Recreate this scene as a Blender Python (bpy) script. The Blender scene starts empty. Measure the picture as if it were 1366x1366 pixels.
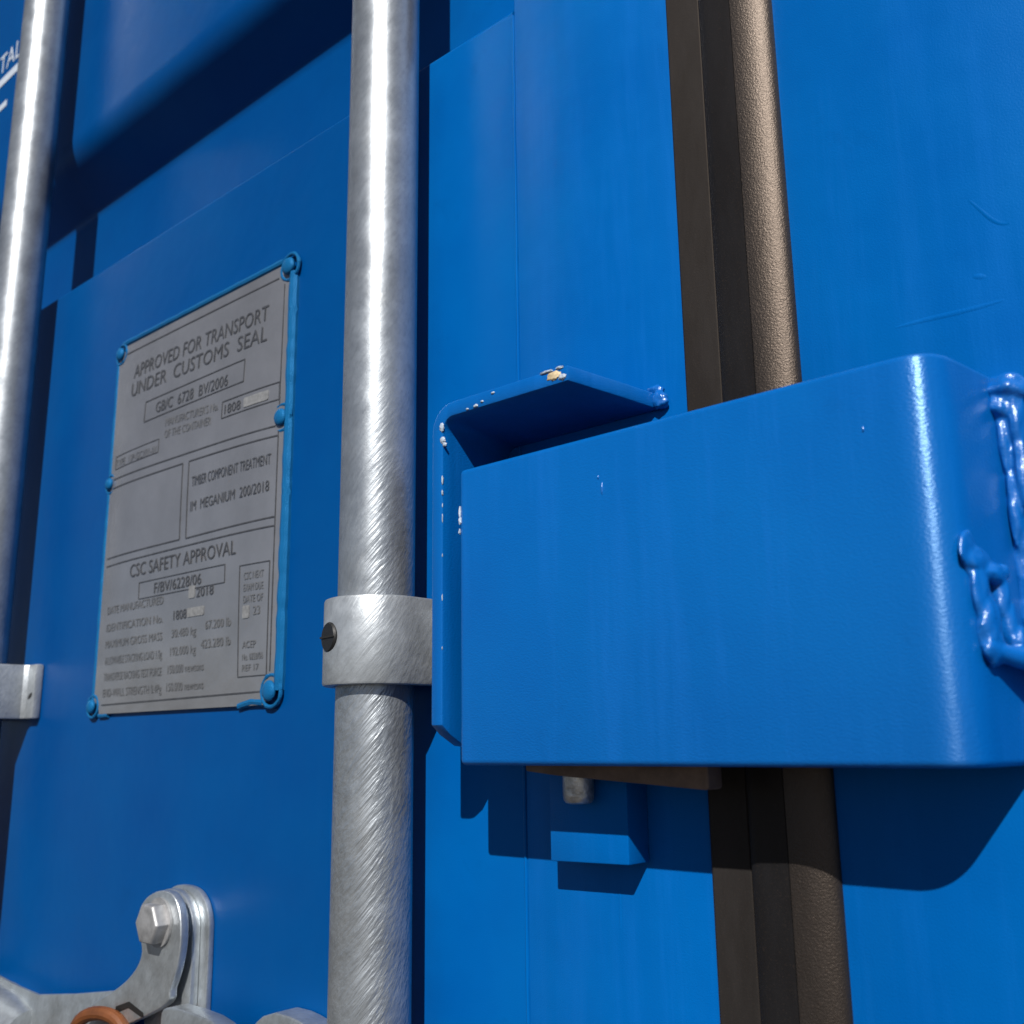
import bpy, bmesh, math, random
from mathutils import Vector, Matrix
random.seed(7)
scene = bpy.context.scene
COL = scene.collection
S = 0.6            # one modelling unit is 0.6 m
H = 1.25           # camera height above the ground, metres

# ------------------------------------------------------------------ camera
cam_data = bpy.data.cameras.new("camera")
cam = bpy.data.objects.new("camera", cam_data)
COL.objects.link(cam)
R = ((0.7479, 0.1559, 0.6453), (0.6637, -0.1566, -0.7314), (-0.0130, 0.9753, -0.2206))
m = Matrix(R).to_4x4()
m.translation = Vector((0, -0.55 * S, H))
cam.matrix_world = m
cam_data.sensor_width = 36
cam_data.lens = 35.77
cam_data.clip_start = 0.01
cam_data.clip_end = 500
cam_data.dof.use_dof = True
cam_data.dof.focus_distance = 0.44
cam_data.dof.aperture_fstop = 16
scene.camera = cam

# ------------------------------------------------------------------ daylight
SUN_DIR = Vector((0.394, -0.668, 0.631)).normalized()
world = bpy.data.worlds.new("World")
scene.world = world
world.use_nodes = True
wn = world.node_tree
sky = wn.nodes.new('ShaderNodeTexSky')
sky.sky_type = 'NISHITA'
sky.sun_disc = False
sky.air_density = 0.5
sky.dust_density = 0.4
sky.sun_elevation = math.asin(SUN_DIR.z)
sky.sun_rotation = math.atan2(SUN_DIR.x, SUN_DIR.y)
wn.links.new(sky.outputs[0], wn.nodes['Background'].inputs[0])
wn.nodes['Background'].inputs[1].default_value = 0.05
sd = bpy.data.lights.new("sun", 'SUN')
sd.energy = 5.0
sd.angle = math.radians(0.53)
sd.color = (1.0, 0.965, 0.91)
sun = bpy.data.objects.new("sun", sd)
COL.objects.link(sun)
sun.rotation_euler = SUN_DIR.to_track_quat('Z', 'Y').to_euler()
vs = scene.view_settings
vs.view_transform = 'Standard'
vs.look = 'None'
vs.exposure = 0.45
vs.gamma = 1.0
vs.use_curve_mapping = False

# ------------------------------------------------------------------ helpers
def tag(o, label=None, cat=None, group=None, kind=None):
    for k, v in (('label', label), ('category', cat), ('group', group), ('kind', kind)):
        if v: o[k] = v
    return o

def thing(name, loc, label, cat, group=None):
    o = bpy.data.objects.new(name, None)
    o.empty_display_size = 0.02
    COL.objects.link(o)
    o.location = (loc[0] * S, loc[1] * S, loc[2] * S + H)
    return tag(o, label, cat, group)

def chaikin(pts, n=2):
    for _ in range(n):
        out = []
        for i, p in enumerate(pts):
            q = pts[(i + 1) % len(pts)]
            out += [(p[0] * .75 + q[0] * .25, p[1] * .75 + q[1] * .25), (p[0] * .25 + q[0] * .75, p[1] * .25 + q[1] * .75)]
        pts = out
    return pts

def bow(bm, z0=.0355, z1=.4610, depth=.0065, cuts=18):
    for i in range(1, cuts):
        bmesh.ops.bisect_plane(bm, geom=bm.verts[:] + bm.edges[:] + bm.faces[:], plane_co=(0, 0, z0 + (z1 - z0) * i / cuts), plane_no=(0, 0, 1), dist=1e-7)
        if cuts > 1: bmesh.ops.bisect_plane(bm, geom=bm.verts[:] + bm.edges[:] + bm.faces[:], plane_co=(-1.0985 + .3325 * i / cuts, 0, 0), plane_no=(1, 0, 0), dist=1e-7)
    for v in bm.verts:
        u = (v.co.z - (z0 + z1) / 2) / ((z1 - z0) / 2)
        w = (v.co.x + .93225) / .16625
        v.co.y -= depth * max(0, 1 - u * u) * max(0, 1 - w ** 4)
    return bm

def obj(name, bm, mat, parent=None, smooth=True, crease=28, bevel=0.0, seg=2, ang=30, origin=None):
    """modelling-unit world coordinates in, one linked mesh object out"""
    bmesh.ops.remove_doubles(bm, verts=bm.verts, dist=1e-6)
    bmesh.ops.recalc_face_normals(bm, faces=bm.faces)
    if bevel:
        es = [e for e in bm.edges if len(e.link_faces) == 2 and e.calc_face_angle(0) > math.radians(ang)]
        bmesh.ops.bevel(bm, geom=es, offset=bevel, segments=seg, profile=0.5, affect='EDGES', clamp_overlap=True)
    top = parent
    while top is not None and top.parent is not None: top = top.parent
    if top is not None:
        off = Vector(top.location)
    else:
        o0 = origin or (0, 0, 0)
        off = Vector((o0[0] * S, o0[1] * S, o0[2] * S + H))
    for v in bm.verts:
        v.co = Vector((v.co.x * S, v.co.y * S, v.co.z * S + H)) - off
    me = bpy.data.meshes.new(name)
    bm.to_mesh(me); bm.free()
    if smooth:
        for p in me.polygons: p.use_smooth = True
        me.set_sharp_from_angle(angle=math.radians(crease))
    me.materials.append(mat)
    o = bpy.data.objects.new(name, me)
    COL.objects.link(o)
    if parent is not None: o.parent = parent
    else: o.location = off
    return o

def add_prism(bm, a, b):
    """two matching vertex loops -> closed solid"""
    va = [bm.verts.new(p) for p in a]; vb = [bm.verts.new(p) for p in b]
    n = len(a)
    bm.faces.new(va); bm.faces.new(vb[::-1])
    for i in range(n):
        bm.faces.new((va[i], va[(i + 1) % n], vb[(i + 1) % n], vb[i]))

def prism_y(pts, y0, y1, bm=None):
    bm = bm or bmesh.new()
    add_prism(bm, [(x, y0, z) for x, z in pts], [(x, y1, z) for x, z in pts]); return bm

def prism_z(pts, z0, z1, bm=None):
    bm = bm or bmesh.new()
    f0 = z0 if callable(z0) else (lambda x, y: z0)
    f1 = z1 if callable(z1) else (lambda x, y: z1)
    add_prism(bm, [(x, y, f0(x, y)) for x, y in pts], [(x, y, f1(x, y)) for x, y in pts]); return bm

def prism_x(pts, x0, x1, bm=None):
    bm = bm or bmesh.new()
    add_prism(bm, [(x0, y, z) for y, z in pts], [(x1, y, z) for y, z in pts]); return bm

def box(x0, x1, y0, y1, z0, z1, bm=None):
    return prism_y([(x0, z0), (x1, z0), (x1, z1), (x0, z1)], y0, y1, bm)

def lathe(c, axis, prof, n=48, bm=None):
    """prof: list of (radius, distance along axis) ; ends capped when radius>0"""
    bm = bm or bmesh.new()
    ax = Vector(axis).normalized(); q = ax.to_track_quat('Z', 'Y')
    rings = []
    for r, d in prof:
        rings.append([bm.verts.new(Vector(c) + q @ Vector((r * math.cos(2 * math.pi * i / n), r * math.sin(2 * math.pi * i / n), d))) for i in range(n)])
    for a, b in zip(rings, rings[1:]):
        for i in range(n): bm.faces.new((a[i], a[(i + 1) % n], b[(i + 1) % n], b[i]))
    bm.faces.new(rings[0][::-1]); bm.faces.new(rings[-1])
    return bm

def tube(path, rad, n=10, bm=None):
    bm = bm or bmesh.new()
    pts = [Vector(p) for p in path]; rings = []
    for i, p in enumerate(pts):
        t = (pts[min(i + 1, len(pts) - 1)] - pts[max(i - 1, 0)]).normalized()
        q = t.to_track_quat('Z', 'Y'); r = rad[i] if isinstance(rad, (list, tuple)) else rad
        rings.append([bm.verts.new(p + q @ Vector((r * math.cos(2 * math.pi * k / n), r * math.sin(2 * math.pi * k / n), 0))) for k in range(n)])
    for a, b in zip(rings, rings[1:]):
        best = min(range(n), key=lambda s: sum((a[k].co - b[(k + s) % n].co).length for k in range(n)))
        for k in range(n): bm.faces.new((a[k], a[(k + 1) % n], b[(k + 1 + best) % n], b[(k + best) % n]))
    bm.faces.new(rings[0][::-1]); bm.faces.new(rings[-1])
    return bm

def arc(cx, cy, r, a0, a1, n):
    return [(cx + r * math.cos(math.radians(a0 + (a1 - a0) * i / n)), cy + r * math.sin(math.radians(a0 + (a1 - a0) * i / n))) for i in range(n + 1)]

def round_poly(pts, radii, n=6):
    """round the corners of a closed polygon"""
    out = []; N = len(pts)
    for i in range(N):
        r = radii[i] if isinstance(radii, (list, tuple)) else radii
        p = Vector(pts[i]); a = (Vector(pts[i - 1]) - p); b = (Vector(pts[(i + 1) % N]) - p)
        if r <= 0: out.append(tuple(p)); continue
        an = a.angle(b); t = min(r / math.tan(an / 2), a.length * .49, b.length * .49)
        p0 = p + a.normalized() * t; p1 = p + b.normalized() * t
        for k in range(n + 1):
            u = k / n
            out.append(tuple(p0.lerp(p, u).lerp(p.lerp(p1, u), u)))
    return out

def offset_line(pts, t):
    """thicken an open polyline to its left by t -> closed polygon"""
    P = [Vector(p) for p in pts]; off = []
    for i, p in enumerate(P):
        d0 = (P[i] - P[i - 1]).normalized() if i else (P[1] - P[0]).normalized()
        d1 = (P[i + 1] - P[i]).normalized() if i < len(P) - 1 else d0
        n0 = Vector((-d0.y, d0.x)); n1 = Vector((-d1.y, d1.x)); b = (n0 + n1).normalized()
        off.append(p + b * (t / max(.3, b.dot(n0))))
    return [tuple(p) for p in P] + [tuple(p) for p in reversed(off)]

def blob(bm, c, r, sub=3, amp=.25, sc=1.0, seed=0):
    """lumpy bead: an icosphere pushed about by noise"""
    from mathutils import noise
    mat = Matrix.Translation(c) @ Matrix.Diagonal((r[0], r[1], r[2], 1))
    g = bmesh.ops.create_icosphere(bm, subdivisions=sub, radius=1.0)
    for v in g['verts']:
        k = 1 + amp * noise.noise(v.co * sc * 1.7 + Vector((seed * 3.1, seed * 1.7, seed)))
        v.co = mat @ (v.co * k)
    return bm

def melt(bm, voxel=.0010, it=6):
    """fuse overlapping lumps into one skin, as molten weld does"""
    me = bpy.data.meshes.new("melt"); bmesh.ops.recalc_face_normals(bm, faces=bm.faces); bm.to_mesh(me); bm.free()
    o = bpy.data.objects.new("melt", me); COL.objects.link(o)
    md = o.modifiers.new("remesh", 'REMESH'); md.mode = 'VOXEL'; md.voxel_size = voxel
    ms = o.modifiers.new("smooth", 'SMOOTH'); ms.iterations = it; ms.factor = .5
    m2 = bpy.data.meshes.new_from_object(o.evaluated_get(bpy.context.evaluated_depsgraph_get()))
    out = bmesh.new(); out.from_mesh(m2)
    bpy.data.objects.remove(o); bpy.data.meshes.remove(me); bpy.data.meshes.remove(m2)
    return out

def text_into(bm, body, x0, x1, zb, cap, y, bold=0.0, slope=0.0):
    """flat letters on a plane facing -Y, fitted between x0 and x1"""
    cu = bpy.data.curves.new("lettering", 'FONT')
    cu.body = body; cu.size = 1.0; cu.resolution_u = 3; cu.offset = 0
    o = bpy.data.objects.new("lettering", cu); COL.objects.link(o)
    dg = bpy.context.evaluated_depsgraph_get()
    me = bpy.data.meshes.new_from_object(o.evaluated_get(dg))
    xs = [v.co.x for v in me.vertices]; lo, hi = min(xs), max(xs)
    sx = (x1 - x0) / (hi - lo); sz = cap / 0.70
    b2 = bmesh.new(); b2.from_mesh(me)
    idx = {}
    for v in b2.verts:
        x = x0 + (v.co.x - lo) * sx
        idx[v] = bm.verts.new((x, y, zb + v.co.y * sz + slope * (x - x0)))
    for f in b2.faces:
        try: bm.faces.new([idx[v] for v in f.verts])
        except ValueError: pass
    b2.free()
    bpy.data.objects.remove(o); bpy.data.meshes.remove(me); bpy.data.curves.remove(cu)

# ------------------------------------------------------------------ materials
def nodes_of(name):
    mt = bpy.data.materials.new(name); mt.use_nodes = True
    return mt, mt.node_tree.nodes, mt.node_tree.links, mt.node_tree.nodes['Principled BSDF']

def N(ns, t, **kw):
    n = ns.new(t)
    for k, v in kw.items(): setattr(n, k, v)
    return n

def noise(ns, ls, scale, detail=4, rough=.55, stretch=None, rot=None, distort=0):
    tc = N(ns, 'ShaderNodeNewGeometry')
    src = tc.outputs['Position']
    if rot:
        m0 = N(ns, 'ShaderNodeMapping'); m0.inputs['Rotation'].default_value = rot
        ls.new(src, m0.inputs['Vector']); src = m0.outputs[0]
    mp = N(ns, 'ShaderNodeMapping')
    ls.new(src, mp.inputs['Vector'])
    if stretch: mp.inputs['Scale'].default_value = stretch
    nz = N(ns, 'ShaderNodeTexNoise')
    nz.inputs['Scale'].default_value = scale; nz.inputs['Detail'].default_value = detail
    nz.inputs['Roughness'].default_value = rough; nz.inputs['Distortion'].default_value = distort
    ls.new(mp.outputs[0], nz.inputs['Vector'])
    return nz

def ramp(ns, ls, src, stops):
    r = N(ns, 'ShaderNodeValToRGB')
    e = r.color_ramp.elements
    while len(e) < len(stops): e.new(.5)
    for k, (p, c) in enumerate(stops):
        e[k].position = p; e[k].color = c if len(c) == 4 else (*c, 1)
    ls.new(src, r.inputs[0]); return r

def mix(ns, ls, fac, a, b):
    mx = N(ns, 'ShaderNodeMix', data_type='RGBA')
    if isinstance(fac, (int, float)): mx.inputs[0].default_value = fac
    else: ls.new(fac, mx.inputs[0])
    for s, v in ((6, a), (7, b)):
        if isinstance(v, tuple): mx.inputs[s].default_value = (*v, 1) if len(v) == 3 else v
        else: ls.new(v, mx.inputs[s])
    return mx.outputs[2]

def maprange(ns, ls, src, a, b, c, d):
    mr = N(ns, 'ShaderNodeMapRange')
    for i, v in enumerate((a, b, c, d)): mr.inputs[i + 1].default_value = v
    ls.new(src, mr.inputs[0]); return mr.outputs[0]

def bump(ns, ls, chain, bsdf):
    """chain of (height socket, strength, distance)"""
    prev = None
    for h, st, di in chain:
        b = N(ns, 'ShaderNodeBump'); b.inputs['Strength'].default_value = st; b.inputs['Distance'].default_value = di
        ls.new(h, b.inputs['Height'])
        if prev: ls.new(prev, b.inputs['Normal'])
        prev = b.outputs[0]
    ls.new(prev, bsdf.inputs['Normal'])

def paint(name, col, rough=.33, peel=.25, scuff=0.0, wave=.3, dust=.12, spec=.4, tint=(.10, .46, 1, 1), streak=0.0, grain=1700, coat=0.0, gst=None, aniso=0.0, x_blend=None):
    mt, ns, ls, b = nodes_of(name)
    n1 = noise(ns, ls, 9, 5, .6)
    n2 = noise(ns, ls, 5, 5, .65, stretch=(6, 6, .7))
    tone = maprange(ns, ls, n1.outputs['Fac'], .3, .7, 0, 1)
    shades = lambda q: ((q[0], q[1] * .90, q[2] * .93), (q[0], q[1] * 1.12, q[2] * 1.04))
    c = mix(ns, ls, tone, *shades(col))
    if x_blend:       # brighter second blue blended in to the right, changing over behind the bar
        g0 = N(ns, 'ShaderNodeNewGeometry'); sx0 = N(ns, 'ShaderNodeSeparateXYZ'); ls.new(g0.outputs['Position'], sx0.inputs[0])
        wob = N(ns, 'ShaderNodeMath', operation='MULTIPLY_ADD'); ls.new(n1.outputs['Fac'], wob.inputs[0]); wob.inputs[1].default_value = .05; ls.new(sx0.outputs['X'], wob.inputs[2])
        c = mix(ns, ls, maprange(ns, ls, wob.outputs[0], x_blend[1] + .025, x_blend[2] + .025, 0, 1), c, mix(ns, ls, tone, *shades(x_blend[0])))
    # thin chalky run marks down the sheet
    dm = maprange(ns, ls, n2.outputs['Fac'], .52, .85, 0, dust)
    c = mix(ns, ls, dm, c, (.012, .115, .30))
    # patches where the coat is thinner
    n3 = noise(ns, ls, 34, 7, .72, distort=.4)
    c = mix(ns, ls, maprange(ns, ls, n3.outputs['Fac'], .60, .78, 0, .30), c, tuple(k * .62 for k in col))
    if streak:      # washed, slightly lighter runs
        n5 = noise(ns, ls, 16, 6, .7, stretch=(5, 5, .35))
        c = mix(ns, ls, maprange(ns, ls, n5.outputs['Fac'], .48, .80, 0, streak), c, tuple(k * 1.22 + .004 for k in col))
    if scuff:
        n4 = noise(ns, ls, 60, 6, .75, distort=.6)
        c = mix(ns, ls, maprange(ns, ls, n4.outputs['Fac'], .70 - scuff * .1, .78, 0, .7), c, (.42, .55, .75))
    ls.new(c, b.inputs['Base Color'])
    rr = maprange(ns, ls, n1.outputs['Fac'], .2, .8, rough * .8, rough * 1.25)
    ls.new(rr, b.inputs['Roughness'])
    b.inputs['Specular IOR Level'].default_value = spec
    b.inputs['Specular Tint'].default_value = tint
    if aniso:       # drawn up and down by the spray and the rolled sheet
        tg = N(ns, 'ShaderNodeCombineXYZ'); tg.inputs[2].default_value = 1.0
        ls.new(tg.outputs[0], b.inputs['Tangent']); b.inputs['Anisotropic'].default_value = aniso
    b.inputs['Coat Weight'].default_value = coat; b.inputs['Coat Roughness'].default_value = .23
    op = noise(ns, ls, grain, 2, .5, stretch=gst)          # orange peel of sprayed enamel
    wv = noise(ns, ls, 14, 3, .5)           # slight waviness of the sheet
    bump(ns, ls, [(wv.outputs['Fac'], wave, .004), (op.outputs['Fac'], peel, .0006)], b)
    return mt

def galvanised(name, base=(.33, .355, .38), rough=.36, brush=.5, mott=.5, lowz=None, metal=.55, coat=.0):
    mt, ns, ls, b = nodes_of(name)
    sp = noise(ns, ls, 55, 6, .7)
    dk = noise(ns, ls, 30, 7, .75, stretch=(1, 1, .6))
    br = noise(ns, ls, 520, 3, .55, stretch=(1, 1, .07), rot=(math.radians(28), math.radians(-29.3), 0))
    fine = noise(ns, ls, 700, 3, .6)
    c = mix(ns, ls, maprange(ns, ls, sp.outputs['Fac'], .35, .7, 0, 1), tuple(k * .84 for k in base), tuple(min(1, k * 1.15) for k in base))
    c = mix(ns, ls, maprange(ns, ls, dk.outputs['Fac'], .52, .72, 0, mott), c, (.30, .30, .29))
    c = mix(ns, ls, maprange(ns, ls, br.outputs['Fac'], .48, .68, 0, .26), c, tuple(k * .55 for k in base))
    ls.new(c, b.inputs['Base Color'])
    b.inputs['Metallic'].default_value = metal
    b.inputs['Coat Weight'].default_value = coat; b.inputs['Coat Roughness'].default_value = .14
    ls.new(maprange(ns, ls, sp.outputs['Fac'], .3, .75, rough * .85, rough * 1.2), b.inputs['Roughness'])
    hb = br.outputs['Fac']
    if lowz is not None:                      # the lower length of the bar is coarser
        g = N(ns, 'ShaderNodeNewGeometry'); sx = N(ns, 'ShaderNodeSeparateXYZ'); ls.new(g.outputs['Position'], sx.inputs[0])
        k = maprange(ns, ls, sx.outputs['Z'], lowz[0], lowz[1], 1.0, .06)
        mm = N(ns, 'ShaderNodeMath', operation='MULTIPLY'); ls.new(br.outputs['Fac'], mm.inputs[0]); ls.new(k, mm.inputs[1])
        hb = mm.outputs[0]
    bump(ns, ls, [(hb, brush, .0016), (fine.outputs['Fac'], .10, .0004)], b)
    return mt

def plain(name, col, rough=.5, metal=0.0, nscale=80, var=.25, bmp=.2, bd=.001, spec=.5):
    mt, ns, ls, b = nodes_of(name)
    n1 = noise(ns, ls, nscale, 5, .65)
    c = mix(ns, ls, maprange(ns, ls, n1.outputs['Fac'], .3, .7, 0, 1), tuple(k * (1 - var) for k in col), tuple(min(1, k * (1 + var)) for k in col))
    ls.new(c, b.inputs['Base Color'])
    b.inputs['Roughness'].default_value = rough; b.inputs['Metallic'].default_value = metal
    b.inputs['Specular IOR Level'].default_value = spec
    bump(ns, ls, [(n1.outputs['Fac'], bmp, bd)], b)
    return mt

BLUE = (.0001, .081, .308)
M_SHEET = paint("blue_sheet_paint", (.0001, .046, .182), .34, .12, wave=.35, dust=.05, spec=.18, x_blend=(tuple(k * .94 for k in BLUE), -.67 * S, -.555 * S))
M_FRAME = paint("blue_frame_paint", BLUE, .38, .18, wave=.45, dust=.12, spec=.28, streak=.6)
M_BOX = paint("blue_box_enamel", BLUE, .36, .24, wave=.16, dust=.05, spec=.85, tint=(.42, .70, 1, 1), streak=.8, grain=1700, gst=(.5, .5, 1), aniso=.74)
M_WELD = paint("blue_weld_paint", (.0005, .088, .345), .27, .3, wave=.4, dust=.1, spec=.9, tint=(.8, .9, 1, 1))
M_SEAL = paint("blue_sealant", (.005, .082, .215), .42, .5, wave=.5, dust=.2)
M_GALV = galvanised("galvanised_bar", brush=.45, coat=.0, metal=.74, lowz=(H + .02 * S, H + .30 * S))
M_GALV2 = galvanised("galvanised_bracket", base=(.33, .355, .38), rough=.40, brush=.2, mott=.45)
M_GALV3 = galvanised("weathered_galvanised", base=(.50, .535, .56), rough=.37, brush=.15, mott=.7, metal=.85)
M_DULL = plain("dull_grey_steel", (.34, .34, .345), .55, .7, 120, .3, .3)
M_DARKSTEEL = plain("black_screw_steel", (.012, .012, .012), .5, .3, 150, .3, .3)
M_SLOT = plain("dark_slot_recess", (.004, .004, .004), .8, 0, 100, .1, .05)  # matte black stands in for the shade inside the screw slot
M_RUST = plain("rusty_brown_steel", (.13, .085, .06), .65, .3, 90, .35, .3)
M_PIN = plain("worn_pin_steel", (.45, .43, .40), .38, .85, 300, .4, .5)
M_ORANGE = plain("orange_wire", (.11, .034, .008), .5, 0, 60, .4, .1)
M_CHIP = plain("bare_chipped_primer", (.30, .36, .44), .55, 0, 300, .3, .5)
M_CHIPW = plain("yellowed_bare_chip", (.46, .36, .22), .6, 0, 300, .35, .5)
M_WHITE = plain("white_lettering", (.40, .45, .52), .5, 0, 60, .08, .05)
M_INK = plain("black_plate_ink", (.036, .038, .044), .5, 0, 200, .3, .05)
M_INK_WORN = plain("worn_plate_ink", (.085, .087, .092), .5, 0, 400, .35, .05)
M_BLANK = plain("pale_blanked_patch", (.15, .153, .158), .5, 0, 400, .3, .05)

def gasket_material(name, col, rough, spec=.3, grain=.12):
    mt, ns, ls, b = nodes_of(name)
    n1 = noise(ns, ls, 70, 6, .7, stretch=(1, 1, .25))
    n2 = noise(ns, ls, 1500, 3, .6)
    c = mix(ns, ls, maprange(ns, ls, n1.outputs['Fac'], .35, .7, 0, 1), tuple(k * .7 for k in col), tuple(k * 1.35 for k in col))
    c = mix(ns, ls, maprange(ns, ls, n2.outputs['Fac'], .58, .75, 0, .5), c, (.032, .022, .016))
    ls.new(c, b.inputs['Base Color'])
    b.inputs['Roughness'].default_value = rough
    b.inputs['Specular IOR Level'].default_value = spec
    b.inputs['Specular Tint'].default_value = (1, .80, .66, 1)
    bump(ns, ls, [(n1.outputs['Fac'], .08, .0008), (n2.outputs['Fac'], grain, .0005)], b)
    return mt
M_RUBBER = gasket_material("dusty_black_rubber", (.0115, .0110, .0112), .65)
M_RUBBER2 = gasket_material("brown_worn_rubber", (.0115, .0098, .0090), .40, .62, .45)
M_RUBBER3 = gasket_material("black_rubber_web", (.0062, .0066, .0078), .5)

def plate_material():
    mt, ns, ls, b = nodes_of("dull_aluminium_plate")
    n1 = noise(ns, ls, 25, 5, .6); n2 = noise(ns, ls, 300, 3, .6, stretch=(1, 1, .2))
    c = mix(ns, ls, maprange(ns, ls, n1.outputs['Fac'], .3, .7, 0, 1), (.215, .22, .235), (.275, .28, .30))
    n3 = noise(ns, ls, 40, 6, .7)
    c = mix(ns, ls, maprange(ns, ls, n3.outputs['Fac'], .66, .8, 0, .5), c, (.30, .17, .08))
    ls.new(c, b.inputs['Base Color'])
    b.inputs['Metallic'].default_value = .6; b.inputs['Roughness'].default_value = .26
    bump(ns, ls, [(n2.outputs['Fac'], .12, .0005), (n1.outputs['Fac'], .2, .003)], b)
    return mt
M_PLATE = plate_material()

def ground_material():
    mt, ns, ls, b = nodes_of("concrete_yard")
    n1 = noise(ns, ls, 1.2, 8, .65)
    c = mix(ns, ls, n1.outputs['Fac'], (.03, .029, .028), (.065, .06, .056))
    ls.new(c, b.inputs['Base Color']); b.inputs['Roughness'].default_value = .9
    return mt

# ------------------------------------------------------------------ the setting
bm = bmesh.new()
v = [bm.verts.new(p) for p in ((-200, -200, -H / S), (200, -200, -H / S), (200, 200, -H / S), (-200, 200, -H / S))]
bm.faces.new(v)
tag(obj("ground", bm, ground_material(), smooth=False), kind='structure')

# ------------------------------------------------------------------ doors
ZB, ZT = -1.75, 2.2
DEP = .062
def sheet_profile():
    """(depth, z) of the pressed door sheet, bottom to top, outer face"""
    raw = [(0, ZB, 0), (0, -.62, .02), (DEP, -.556, .02), (DEP, -.46, .02), (0, -.404, .03),
           (0, .588, .006), (DEP, .645, .02), (DEP, .752, .02), (0, .808, .05),
           (0, 1.80, .02), (DEP, 1.86, .02), (DEP, 1.95, .02), (0, 2.01, .02), (0, ZT, 0)]
    out = []
    for i, (y, z, r) in enumerate(raw):
        p = Vector((y, z))
        if r == 0: out.append((y, z)); continue
        a = Vector(raw[i - 1][:2]) - p; c = Vector(raw[i + 1][:2]) - p
        an = a.angle(c); t = min(r * 1.0 / math.tan(an / 2), a.length * .45, c.length * .45)
        p0 = p + a.normalized() * t; p1 = p + c.normalized() * t
        for k in range(9):
            u = k / 8; q = p0.lerp(p, u).lerp(p.lerp(p1, u), u); out.append((q.x, q.y))
    return out

def door(label, sheet_x, frame_x, outer_x, lab_sheet=None):
    t = thing("container_door", ((sheet_x[0] + frame_x[1]) / 2, 0, ZB), label, "door")
    pr = sheet_profile()
    back = [(y + .006, z) for y, z in pr]
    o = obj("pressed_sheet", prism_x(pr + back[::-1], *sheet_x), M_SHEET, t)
    obj("edge_post", box(frame_x[0], frame_x[1], 0, .1, ZB, ZT), M_FRAME, t, bevel=.0025)
    obj("outer_post", box(outer_x[0], outer_x[1], 0, .1, ZB, ZT), M_FRAME, t, bevel=.004)
    return t

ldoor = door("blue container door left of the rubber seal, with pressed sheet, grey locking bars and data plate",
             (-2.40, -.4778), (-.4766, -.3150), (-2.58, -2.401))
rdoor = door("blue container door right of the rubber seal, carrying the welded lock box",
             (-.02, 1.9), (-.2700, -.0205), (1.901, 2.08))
# thin weld bead between sheet and post
from mathutils import noise as mnoise
path = []; rad = []
z = -.40
while z < .586:
    path.append((-.4772 + .0004 * mnoise.noise(Vector((0, 0, z * 40))), .0006, z)); rad.append(.0014 + .0004 * mnoise.noise(Vector((3, 0, z * 30)))); z += .012
obj("weld_seam", tube(path, rad, 8), M_SHEET, ldoor)

# white lettering on the left door, cut off by the far locking bar
bm = bmesh.new()
text_into(bm, "TAL", -1.592, -1.512, 1.0745, .034, -.0008, .02)
obj("lettering", bm, M_WHITE, ldoor, smooth=False)
obj("lettering_rule", box(-1.90, -1.512, -.0008, -.0002, 1.048, 1.0625), M_WHITE, ldoor, smooth=False)
obj("lettering_dash", box(-1.66, -1.548, -.0008, -.0002, 1.000, 1.011), M_WHITE, ldoor, smooth=False)

# scratch and weld-heat ripples on the right door
def ridge(name, pts, rad, mat, parent):
    P = chaikin_open([Vector((p[0], 0, p[1])) for p in pts]); n = len(P)
    rr = [rad * (.3 + .7 * math.sin(math.pi * i / (n - 1))) for i in range(n)]     # mostly sunk in the sheet: a low swelling
    obj(name, tube([(p.x, (.945 if name == 'heat_ripple' else .95) * q, p.z) for p, q in zip(P, rr)], rr, 32), mat, parent, crease=80)
def chaikin_open(P):
    for _ in range(3):
        Q = [P[0]]
        for a, b in zip(P, P[1:]): Q += [a.lerp(b, .25), a.lerp(b, .75)]
        P = Q + [P[-1]]
    return P
ridge("scuff", [(-.1480, .2900), (-.1410, .2790), (-.1360, .2715), (-.1310, .2672), (-.1250, .2668)], .0040, M_SHEET, rdoor)
ridge("heat_ripple", [(-.1960, .2265), (-.1750, .2262), (-.1540, .2250), (-.1330, .2252)], .0050, M_FRAME, rdoor)
ridge("heat_ripple", [(-.1540, .2440), (-.1460, .2425), (-.1390, .2385)], .0052, M_FRAME, rdoor)
ridge("paint_run", [(-.3990, -.0860), (-.3992, -.1000), (-.3996, -.1180)], .0030, M_FRAME, ldoor)

# ------------------------------------------------------------------ rubber seal between the doors
seal = thing("door_seal", (-.29, 0, ZB), "dark brown rubber seal strip running vertically between the two blue doors", "door seal")
obj("seal_flange", prism_z([(-.3300, .004), (-.3300, -.0030), (-.3285, -.0042), (-.3040, -.0046), (-.3030, -.0036), (-.3030, .004)], ZB, ZT), M_RUBBER, seal)
web = [(-.3028, .004), (-.3028, -.0052), (-.3010, -.0078), (-.2985, -.0090), (-.2950, -.0097), (-.2770, -.0108), (-.2767, .004)]
obj("seal_web", prism_z(web, ZB, ZT), M_RUBBER3, seal)
lip = [(-.2765, .004)] + [(-.2765 + .025 * math.sin(math.radians(a)), -.0108 + .0112 * (1 - math.cos(math.radians(a)))) for a in range(0, 91, 5)] + [(-.2515, .004)]
obj("seal_lip", prism_z(lip, ZB, ZT), M_RUBBER2, seal)

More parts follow.
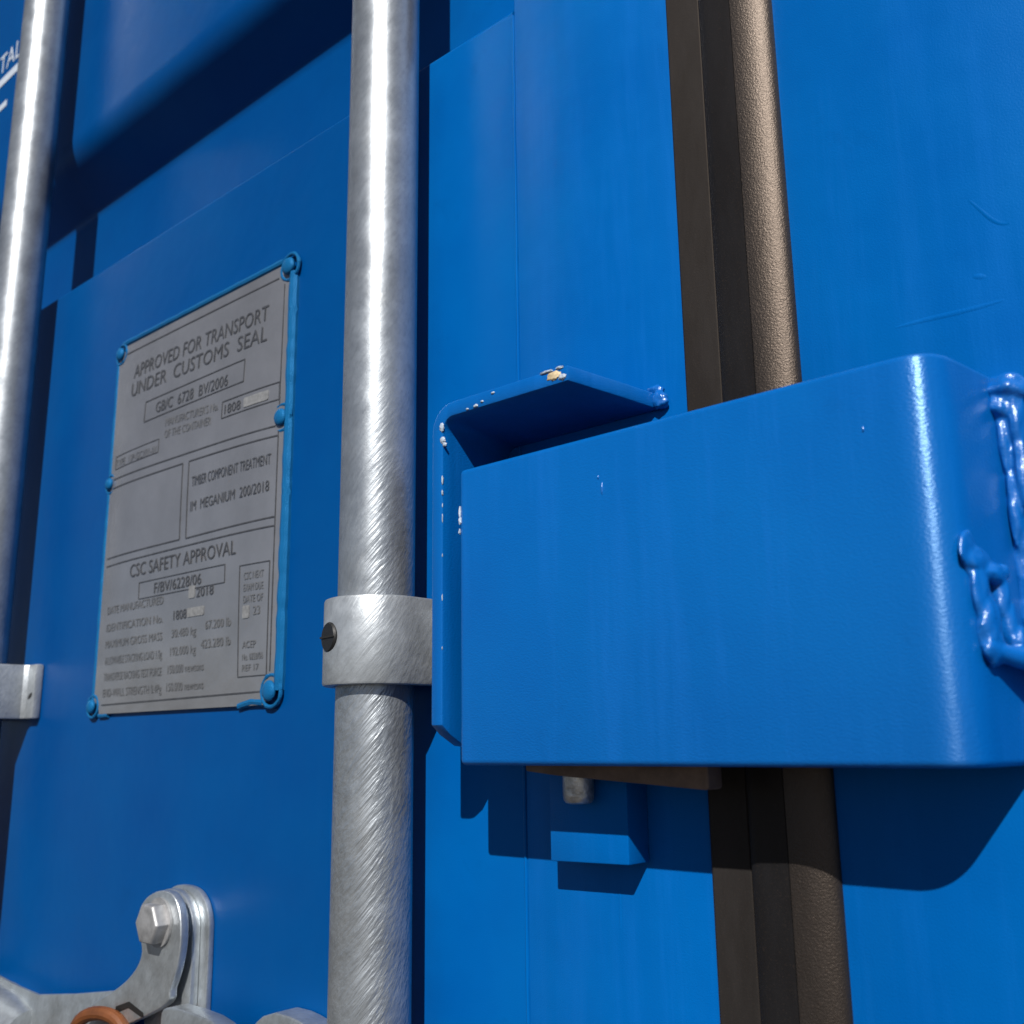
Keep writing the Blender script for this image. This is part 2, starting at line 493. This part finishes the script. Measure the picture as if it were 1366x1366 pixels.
# ------------------------------------------------------------------ locking bars and their guide brackets
RB = .0288
def locking_bar(x, y, label):
    t = thing("locking_bar", (x, y, ZB), label, "locking bar", "galvanised locking bars on the left door")
    n = 40; bm = lathe((x, y, ZB), (0, 0, 1), [(RB, 0), (RB, ZT - ZB)], 64)
    obj("bar", bm, M_GALV, t)
    obj("end_cam", box(x - .05, x + .05, y - .03, y + .02, ZT, ZT + .1), M_GALV2, t, bevel=.008)
    return t
locking_bar(-.5812, -.0470, "near galvanised locking bar beside the lock box, mottled and brushed")
locking_bar(-1.2970, -.0500, "far galvanised locking bar crossing the white lettering")

def guide(x, y, z0, z1, label, screw):
    t = thing("bar_guide", (x, 0, z0), label, "bar guide", "galvanised guide straps round the locking bars")
    R1, R0 = .0385, RB + .0008
    # strap: flange - leg - half ring - leg - flange, plan section
    outer = [(x - .061, -.0105), (x - R1 - .004, -.0105), (x - R1, -.0145)] + [(x + R1 * math.cos(a), y + R1 * math.sin(a)) for a in [math.pi + math.pi * i / 36 for i in range(37)]] + [(x + R1, -.0145), (x + R1 + .004, -.0105), (x + .061, -.0105)]
    inner = [(x + .061, -.0005), (x + R0, -.0005)] + [(x + R0 * math.cos(a), y + R0 * math.sin(a)) for a in [2 * math.pi - math.pi * i / 36 for i in range(37)]] + [(x - R0, -.0005), (x - .061, -.0005)]
    obj("strap", prism_z(outer + inner, z0, z1), M_GALV2, t, bevel=.0022, seg=2, ang=55)
    zc = (z0 + z1) / 2
    if screw == 'side':
        a = math.radians(257)
        d = Vector((math.cos(a), math.sin(a), 0)); c = Vector((x, y, zc + .003)) + d * (R1 - .0055)
        sc = obj("set_screw", lathe(c, d, [(.0112, 0), (.0112, .0050), (.0100, .0064), (.0008, .0066)], 28), M_DARKSTEEL, t)
        q = Vector((-d.y, d.x, 0))
        bm = bmesh.new()
        c2 = c + d * .0067
        pts = [c2 - q * .0108 + Vector((0, 0, -.0007)), c2 + q * .0108 + Vector((0, 0, -.0007)), c2 + q * .0108 + Vector((0, 0, .0007)), c2 - q * .0108 + Vector((0, 0, .0007))]
        add_prism(bm, pts, [p + d * .0006 for p in pts])
        obj("screw_slot", bm, M_SLOT, sc)
    for sx in (-1, 1):
        cx_ = x + sx * .0520
        obj("bolt_slot", prism_y(chaikin([(cx_ - .0065, zc - .0100), (cx_ + .0040, zc - .0070), (cx_ + .0062, zc - .0005), (cx_ - .0030, zc - .0040)], 2), -.0109, -.0100), M_DARKSTEEL, t)
    return t
guide(-.5812, -.0470, .0412, .1050, "galvanised strap round the near locking bar, black slotted screw in its side", 'side')
guide(-1.2970, -.0500, .0345, .0985, "galvanised strap and flange round the far locking bar", 'none')

# ------------------------------------------------------------------ data plate
px0, px1, pz0, pz1 = -1.0985, -.7660, .0355, .4610
plate = thing("data_plate", ((px0 + px1) / 2, 0, pz0), "grey metal approval plate with printed text, riveted to the blue door with blue sealant", "data plate")
PY = -.0040
notch = .013
def corner(cx, cz, a0, a1): return [(cx + notch * math.cos(math.radians(a)), cz + notch * math.sin(math.radians(a))) for a in [a0 + (a1 - a0) * i / 8 for i in range(9)]]
outl = corner(px0, pz0, 90, 0) + corner(px1, pz0, 180, 90) + corner(px1, pz1, 270, 180) + corner(px0, pz1, 360, 270)
obj("metal_sheet", bow(prism_y(outl, PY, -.0005)), M_PLATE, plate)
bm = bmesh.new()
IY = PY - .0005
def rule(x0, z0, x1, z1, w=.0011):
    d = Vector((x1 - x0, z1 - z0)).normalized() * (w / 2); n = Vector((-d.y, d.x))
    prism_y([(x0 + n.x, z0 + n.y), (x1 + n.x, z1 + n.y), (x1 - n.x, z1 - n.y), (x0 - n.x, z0 - n.y)], IY, PY - .0001, bm)
def frame(x0, z0, x1, z1, w=.0011):
    rule(x0, z0, x1, z0, w); rule(x0, z1, x1, z1, w); rule(x0, z0, x0, z1, w); rule(x1, z0, x1, z1, w)
rule(-1.083, .4505, -.783, .4490, .0014); rule(-.7735, .440, -.7735, .315); rule(-.7735, .290, -.7735, .065)
frame(-1.0225, .3530, -.8310, .3765); frame(-.8650, .3215, -.7745, .3390)
frame(-1.086, .3105, -.985, .3255, .0007)
rule(-1.088, .2990, -.778, .2955, .0014)
rule(-1.088, .2885, -.932, .2875, .0014); rule(-.920, .2875, -.774, .2855, .0014)
rule(-.932, .2875, -.930, .2065, .0014); rule(-.920, .2865, -.918, .2060, .0014)
rule(-1.090, .2070, -.930, .2065, .0014); rule(-.918, .2060, -.774, .2070, .0014)
rule(-1.090, .1980, -.774, .1985, .0014)
frame(-1.007, .1530, -.846, .1705, .0009); frame(-.822, .0620, -.7785, .1660, .0009)
rule(-1.080, .0450, -.785, .0475, .0014)
obj("printed_rule", bow(bm), M_INK, plate, smooth=False)
TY = PY - .0006
def T(s, x0, x1, zb, cap, bold=.0, slope=0):
    bm = bmesh.new(); text_into(bm, s, x0, x1, zb, cap, TY, bold, slope)
    obj("lettering", bow(bm, cuts=1), M_INK_WORN if cap < .0092 else M_INK, plate, smooth=False)
T("APPROVED FOR TRANSPORT", -1.058, -.797, .4140, .0165, .012, -.018)
T("UNDER  CUSTOMS  SEAL", -1.060, -.797, .3920, .0165, .012, -.018)
T("GB/C  6728  BV/2006", -.998, -.858, .3580, .0125, .016, -.018)
T("MANUFACTURER'S No.", -.974, -.872, .3375, .0090, .01, -.05)
T("OF THE CONTAINER", -.974, -.884, .3240, .0090, .01, -.05)
T("1808", -.860, -.833, .3250, .0098, .012, -.02)
T("TYPE  1SP-GC101-01", -1.084, -.990, .3130, .0082, .008, -.02)
T("TIMBER COMPONENT TREATMENT", -.912, -.782, .2590, .0105, .006)
T("IM  MEGANIUM  200/2018", -.912, -.783, .2330, .0105, .012)
T("CSC SAFETY APPROVAL", -1.028, -.829, .1785, .0140, .010)
T("F/BV/6228/06", -.975, -.886, .1560, .0110, .014)
for k, s in enumerate(("DATE MANUFACTURED", "IDENTIFICATION No.", "MAXIMUM GROSS MASS", "ALLOWABLE STACKING LOAD 1.8g", "TRANSVERSE RACKING TEST FORCE", "END-WALL STRENGTH 0.4Pg")):
    T(s, -1.078, -.956, (.1430, .1240, .1060, .0880, .0705, .0535)[k], .0085, .012)
T("2018", -.894, -.864, .1435, .0095, .016)
T("1808", -.935, -.911, .1245, .0095, .016)
T("30.480 kg", -.938, -.893, .1070, .0085, .014); T("67.200 lb", -.877, -.834, .1105, .0085, .014)
T("192.000 kg", -.940, -.893, .0890, .0085, .014); T("423.280 lb", -.884, -.834, .0925, .0085, .014)
T("150.000 newtons", -.944, -.879, .0715, .0085, .014)
T("150.000 newtons", -.946, -.879, .0540, .0085, .014)
T("CSC NEXT", -.815, -.786, .1520, .0070); T("EXAM DUE", -.815, -.786, .1410, .0070); T("DATE OF", -.815, -.786, .1300, .0070)
T("23", -.800, -.790, .1180, .0080)
T("ACEP", -.815, -.795, .0880, .0065); T("No. 0228/06", -.815, -.784, .0770, .0060); T("REF 17", -.815, -.790, .0670, .0060)
bm = bmesh.new()
for x0, z0, x1, z1 in ((-.828, .3245, -.790, .3345), (-.908, .1435, -.897, .1560), (-.910, .1250, -.880, .1340), (-.816, .1155, -.806, .1275)):
    obj("blanked_patch", bow(prism_y(round_poly([(x0, z0), (x1, z0), (x1, z1), (x0, z1)], .002, 3), TY, PY - .0001)), M_BLANK, plate, smooth=False)
# the riveted plate bows out a little between its rivets
# painted-over sealant bead round the plate
def bead(pts, w, seed, jitter=.0012):
    P = [Vector((p[0], 0, p[1])) for p in pts]; path = []; rad = []
    for a, b in zip(P, P[1:]):
        n = max(2, int((b - a).length / .004))
        for i in range(n):
            p = a.lerp(b, i / n)
            j = mnoise.noise(p * 60 + Vector((seed, 0, 0))) * jitter
            path.append((p.x + j, -.0012, p.z + j)); rad.append(w * (1 + .14 * mnoise.noise(p * 90 + Vector((0, seed, 0)))))
    path.append((P[-1].x, -.0012, P[-1].z)); rad.append(w)
    return tube(path, rad, 10)
obj("sealant_bead", bead([(px1 + .0046, pz0 + .012), (px1 + .0046, pz1 - .012)], .0056, 1, .0005), M_SEAL, plate)
obj("sealant_bead", bead([(px0 + .006, pz1 + .0055), (px1 - .012, pz1 + .0048)], .0042, 2, .0006), M_SEAL, plate)
obj("sealant_bead", bead([(px0 - .0030, pz0 + .012), (px0 - .0030, pz1 - .014)], .0040, 3, .0006), M_SEAL, plate)
obj("sealant_bead", bead([(px0 + .010, pz0 - .0016), (px0 + .030, pz0 - .0012)], .0030, 5, .0016), M_SEAL, plate)
obj("sealant_bead", bead([(px1 - .056, pz0 + .0005), (px1 - .034, pz0 + .0040), (px1 - .018, pz0 + .002)], .0038, 6, .0016), M_SEAL, plate)
for k, (rx, rz, rr) in enumerate(((px0 + .004, .4535, 1), (px1 - .0005, .4560, 1.15), (px1 - .0045, .3025, 1.1), (px0 + .001, .2955, .9), (px0 - .002, .0440, 1), (px1 - .0055, .0475, 1.2))):
    rv = obj("rivet", blob(bmesh.new(), (rx, -.0060, rz), (.0078 * rr, .0040, .0078 * rr), 3, .04, 1.2, k), M_SEAL, plate)
    ring = [(rx + .0118 * rr * math.cos(a) * (1 + .12 * mnoise.noise(Vector((math.cos(a), math.sin(a), k)))), -.0034, rz + .0118 * rr * math.sin(a)) for a in [2 * math.pi * i / 28 for i in range(29)]]
    obj("sealant_ring", tube(ring, [.0019 + .0009 * mnoise.noise(Vector((i * .5, k, 0))) for i in range(29)], 8), M_SEAL, rv)

# ------------------------------------------------------------------ lock box on the right door
lb = thing("lock_box", (-.31, -.035, -.0141), "glossy blue steel lock box with rounded corner, welded to the right door over the seal", "lock box")
YF = -.069
FX, WX = -.1525, -.1440
TH = .0095
corner_pts = [(-.4725, YF), (FX, YF), (WX, -.0008)]
p = Vector((FX, YF)); a = (Vector(corner_pts[0]) - p).normalized(); b = (Vector(corner_pts[2]) - p).normalized()
t_ = .0205
line = [corner_pts[0]]
for i in range(1, 60): line.append((-.4725 + (FX - t_ + .4725) * i / 60, YF))
for k in range(15):
    u = k / 14; q = (p + a * t_).lerp(p, u).lerp(p.lerp(p + b * t_, u), u); line.append((q.x, q.y))
for i in range(1, 9): line.append(tuple((p + b * t_).lerp(Vector(corner_pts[2]), i / 8)))
sec = offset_line(line, TH)
ztop = lambda x, y: .1822 + (x + .4725) * (.0016 / .31)
obj("housing", prism_z(sec, -.0141, ztop), M_BOX, lb, bevel=.0036, seg=4, ang=50)
# weld down the wall side, with a big first lump at its top
bm = bmesh.new(); z = -.012; k = 0
while z < .172:
    big = max(0, (z - .06) / .11)
    w = .0036 + .0022 * big + .0013 * mnoise.noise(Vector((k * .6, 1, 2)))
    blob(bm, (WX + .0020 + .0026 * mnoise.noise(Vector((k * .4, 7, 0))), -.0026, z), (w * 1.05, w * .75, .0105 + .003 * mnoise.noise(Vector((k * .9, 3, 3)))), 3, .35, 1.0, k); z += .0052; k += 1
for k, (dx, z, r_) in enumerate(((.002, .1740, (.0105, .0095, .0085)), (-.001, .1660, (.0062, .0085, .0080)), (.006, .1600, (.0046, .0070, .0160)), (-.0010, .1500, (.0036, .0060, .0190)), (.0060, .1300, (.0040, .0062, .0220)), (.0005, .1120, (.0034, .0060, .0200)))):
    blob(bm, (WX + .0025 + dx, -.0045, z), tuple(q * 1.08 for q in r_), 3, .25, 1.1, k + 50)
obj("weld_bead", melt(bm, .0009, 6), M_WELD, lb, crease=80)
# horizontal tab welded on the side plate, with its weld lumps
sidep = lambda u, z, out=0: (FX + (WX - FX) * u + out, YF * (1 - u) + out * .2, z)
bm = bmesh.new()
tp = []
for i in range(17):
    u = i / 16
    c = sidep(.30 + .64 * u, .0325, .0030 + .016 * u)
    tp.append((c[0], c[1], c[2] + .0060 * (1 - u) ** 2))
tube(tp, [.0040 + .0014 * min(1, i / 6) for i in range(17)], 12, bm)
for k, (u, z, r, o_) in enumerate(((.24, .0850, (.0022, .0090, .0105), .0000), (.36, .0800, (.0030, .0110, .0075), .0010), (.50, .0755, (.0044, .0090, .0050), .0026), (.58, .0770, (.0030, .0040, .0040), .0040),
                                  (.28, .0660, (.0034, .0062, .0150), .0014), (.32, .0500, (.0046, .0070, .0150), .0026), (.34, .0400, (.0044, .0080, .0080), .0030),
                                  (.54, .0640, (.0036, .0034, .0120), .0032), (.57, .0520, (.0040, .0036, .0120), .0040), (.62, .0430, (.0050, .0060, .0085), .0056), (.74, .0380, (.0050, .0070, .0060), .0085))):
    blob(bm, sidep(u, z, o_ - .0012), (r[0] * 1.15, r[1] * 1.35, r[2] * 1.08), 3, .25, 1.2, k + 20)
obj("welded_tab", melt(bm, .0009, 6), M_WELD, lb, crease=80)
# chips and runs on the front face
bm = bmesh.new()
for k, (x, z, w, h) in enumerate(((-.4716, .1520, .0009, .0048), (-.4713, .1465, .0013, .0026), (-.4718, .1390, .0005, .0020))):
    obj("paint_chip", blob(bmesh.new(), (x, YF + .0003, z), (w, .0012, h), 2, .5, 2.2, k), M_CHIP, lb)
bm = bmesh.new()
for k, (x, z, w, h) in enumerate(((-.352, .1480, .0010, .0044), (-.3545, .1555, .0007, .0014), (-.19, .150, .0007, .0018))):
    obj("paint_run", blob(bmesh.new(), (x, YF + .0003, z), (w, .0011, h), 2, .5, 2.2, k + 9), M_WELD, lb, crease=80)

# ------------------------------------------------------------------ catch bracket on the left door
cb = thing("catch_bracket", (-.44, -.035, .0), "blue bent bracket behind the lock box, with dark underside and chipped paint edges", "bracket")
xl, zt, th, rc = -.4990, .2335, .0108, .020
prof = [(xl, 0)] + [(xl, zt - rc)] + [(xl + rc - rc * math.cos(math.radians(a_)), zt - rc + rc * math.sin(math.radians(a_))) for a_ in range(10, 90, 10)] + [(xl + rc, zt), (-.3758, zt)]
prof_in = []
pin = offset_line(prof, -th)
nP = len(prof)
outer_l, inner_l = pin[:nP], pin[nP:][::-1]
# cut the strip into depth stations so the right edge can flare and the bottom can be clipped
bm = bmesh.new()
stations = [(-.0690, .0115, 0.0), (-.0610, .0050, .0030), (-.0480, -.0020, .0075), (-.0300, -.0040, .0140), (0.0, -.0040, .0240)]
rings = []
for y, zb, fl in stations:
    ring = []
    for loop in (outer_l, inner_l[::-1]):
        for (x, z) in loop:
            zz = zb if abs(z) < 1e-6 else z - .0085 * (y + .069) / .069
            xx = x + fl if x > -.38 else x
            ring.append(bm.verts.new((xx, y, zz)))
    rings.append(ring)
nr = len(rings[0])
bm.faces.new(rings[0]); bm.faces.new(rings[-1][::-1])
for a_, b_ in zip(rings, rings[1:]):
    for i in range(nr): bm.faces.new((a_[i], b_[i], b_[(i + 1) % nr], a_[(i + 1) % nr]))
obj("bent_plate", bm, M_BOX, cb, bevel=.0016, seg=2, ang=50)
def chips(name, spots, mat, parent, seed):
    for k, (x, y, z, a_, b_, c_) in enumerate(spots):
        obj(name, blob(bmesh.new(), (x, y, z), (a_, b_, c_), 3, .5, 2.0, k + seed), mat, parent, crease=80)
yf = -.0690
chips("paint_chip", [(-.3870, yf, .2285,   .0052, .0009, .0030)], M_CHIPW, cb, 1)
sp = [(-.3800, yf, .2262, .0030, .0010, .0020), (-.3930, yf, .2326, .0050, .0012, .0010), (-.3820, yf, .2328, .0030, .0012, .0010),
      (-.4890, yf, .2165, .0020, .0008, .0034), (-.4885, yf + .0003, .2070, .0024, .0008, .0024), (-.4865, yf + .0004, .2035, .0018, .0007, .0014),
      (-.4560, yf, .2245, .0020, .0010, .0012), (-.4500, yf, .2262, .0012, .0010, .0008), (-.4640, yf, .2240, .0012, .0010, .0008), (-.4400, yf, .2300, .0015, .0010, .0008),
      (-.4885, yf + .0002, .1780, .0006, .0008, .0030), (-.4885, yf + .0002, .1690, .0005, .0008, .0018)]
for z, h in ((.1600, .0016), (.1510, .0030), (.1250, .0012), (.0960, .0022), (.0620, .0010)):
    sp.append((-.4886, yf + .0004, z, .00026, .0005, h))
chips("paint_chip", sp, M_CHIP, cb, 30)
bm = bmesh.new(); blob(bm, (-.3500, -.0035, .2195), (.0060, .0045, .0066), 3, .35, 1.4, 4); blob(bm, (-.3545, -.0020, .2280), (.0070, .0030, .0035), 3, .3, 1.4, 6)
obj("weld_lump", melt(bm, .0008, 3), M_WELD, cb, crease=80)

# ------------------------------------------------------------------ stop block and locking pin under the box
obj_block = obj("stop_block", prism_y([(-.4365, -.0745), (-.3752, -.0733), (-.3752, -.0150), (-.4365, -.0150)], -.0223, -.0004), M_FRAME, bevel=.0010, origin=(-.405, 0, -.0745))
tag(obj_block, "small blue steel block on the left door below the lock box", "stop block")

lk = thing("lock_unit", (-.37, -.045, -.0275), "brown steel lock body with short silver pin, hanging below the lock box edge", "lock")
obj("lock_body", prism_y([(-.4330, .1000), (-.4345, -.0180), (-.4100, -.0205), (-.3040, -.0272), (-.3020, -.0262), (-.3025, .1000)], -.0480, -.0330), M_RUST, lk, bevel=.0012)
obj("lock_pin", lathe((-.4045, -.0325, -.0378), (0, 0, 1), [(.0062, 0), (.0082, .0008), (.0094, .0026), (.0097, .0050), (.0097, .0300)], 32), M_PIN, lk)

# ------------------------------------------------------------------ handle hinge at the lower left
hd = thing("latch_assembly", (-.90, 0, -.30), "galvanised handle hub with rounded plates, curved arm and hexagonal bolt, at the bottom left", "handle hub")
pB = [(-.9346, -.300), (-.9346, -.1500), (-.9250, -.1360), (-.9090, -.1285), (-.8860, -.1285), (-.8700, -.1370), (-.8615, -.1500), (-.8590, -.1640), (-.8590, -.300)]
pA = [(x + (.012 if x > -.9 else .004), z + (.003 if z > -.2 else 0)) for x, z in pB]
obj("backing_plate", prism_y(chaikin(pA, 2), -.0062, -.0004), M_GALV3, hd, bevel=.0012)
obj("middle_plate", prism_y(chaikin(pB, 2), -.0150, -.0066), M_GALV3, hd, bevel=.0016)
arm = [(-.9240, -.1414), (-.9085, -.1315), (-.8870, -.1264), (-.8680, -.1290), (-.8560, -.1420), (-.8520, -.1632), (-.8546, -.1832), (-.8624, -.2013), (-.8666, -.2080), (-.8656, -.2170), (-.8795, -.2257), (-.9102, -.2377), (-.9420, -.2501), (-.975, -.272), (-.990, -.300), (-1.0500, -.300), (-1.0420, -.275), (-1.0288, -.2590), (-1.0150, -.2460), (-.9941, -.2346), (-.9641, -.2226), (-.9382, -.2087), (-.9212, -.1938), (-.9165, -.1818), (-.9225, -.1709), (-.9302, -.1572)]
obj("curved_arm", prism_y(chaikin(arm, 2), -.0310, -.0225), M_GALV3, hd, bevel=.0020, seg=3)
obj("spacer", lathe((-.885, -.0151, -.157), (0, -1, 0), [(.020, 0), (.020, .0073)], 24), M_GALV3, hd)
bx, bz = -.8880, -.1545
hex_ = obj("hex_bolt", lathe((bx, -.0310, bz), (0, -1, 0), [(.0188, 0), (.0188, .0125), (.0174, .0145), (.0138, .0150)], 6), M_DULL, hd, bevel=.0008)
obj("washer", lathe((bx, -.0312, bz), (0, -1, 0), [(.0212, 0), (.0212, .0022)], 32), M_DULL, hex_)
obj("hub_lug", prism_y(round_poly([(-.868, -.300), (-.868, -.2225), (-.8494, -.2185), (-.8233, -.2185), (-.7971, -.2196), (-.7804, -.2225), (-.7584, -.2300), (-.7480, -.300)], .008, 3), -.0370, -.0200), M_GALV3, hd, bevel=.004, seg=3)
obj("handle_bar", prism_y(round_poly([(-1.60, -.330), (-1.60, -.238), (-1.2742, -.2440), (-1.2342, -.2470), (-1.1957, -.2500), (-1.1408, -.2520), (-1.0594, -.2400), (-.9715, -.2247), (-.940, -.300), (-.985, -.330)], .01, 3), -.0200, -.0160), M_GALV3, hd, bevel=.0016, seg=2)
obj("bar_sleeve", lathe((-1.62, -.020, -.298), (1, 0, 0), [(.046, 0), (.046, .38), (.040, .44), (.030, .47)], 32), M_GALV3, hd)
slot = obj("arm_slot", prism_y(round_poly([(-.9560, -.2345), (-.9330, -.2270), (-.9060, -.2330), (-.9080, -.2370), (-.9330, -.2325), (-.9560, -.2400)], .002, 3), -.0316, -.0300), M_DARKSTEEL, hd)

wr = thing("seal_ring", (-.965, -.035, -.30), "orange wire ring looped through the arm of the handle hub", "wire ring")
ringp = []
for i in range(33):
    a_ = math.radians(205 - 330 * i / 32)
    ringp.append((-.9640 + .0440 * math.cos(a_), -.0400 + .006 * math.sin(a_ * 2), -.2760 + .0360 * math.sin(a_)))
obj("ring", tube(ringp, .0062, 12), M_ORANGE, wr)

lg = obj("rounded_lug", prism_y(round_poly([(-.7520, -.300), (-.7500, -.2194), (-.7381, -.2115), (-.7214, -.2062), (-.7038, -.2062), (-.6923, -.2075), (-.6828, -.2093), (-.6650, -.2200), (-.6600, -.300)], .008, 3), -.0240, -.0004), M_GALV3, bevel=.004, seg=3, origin=(-.705, 0, -.30))
tag(lg, "small rounded galvanised lug at the bottom edge beside the near locking bar", "lug")
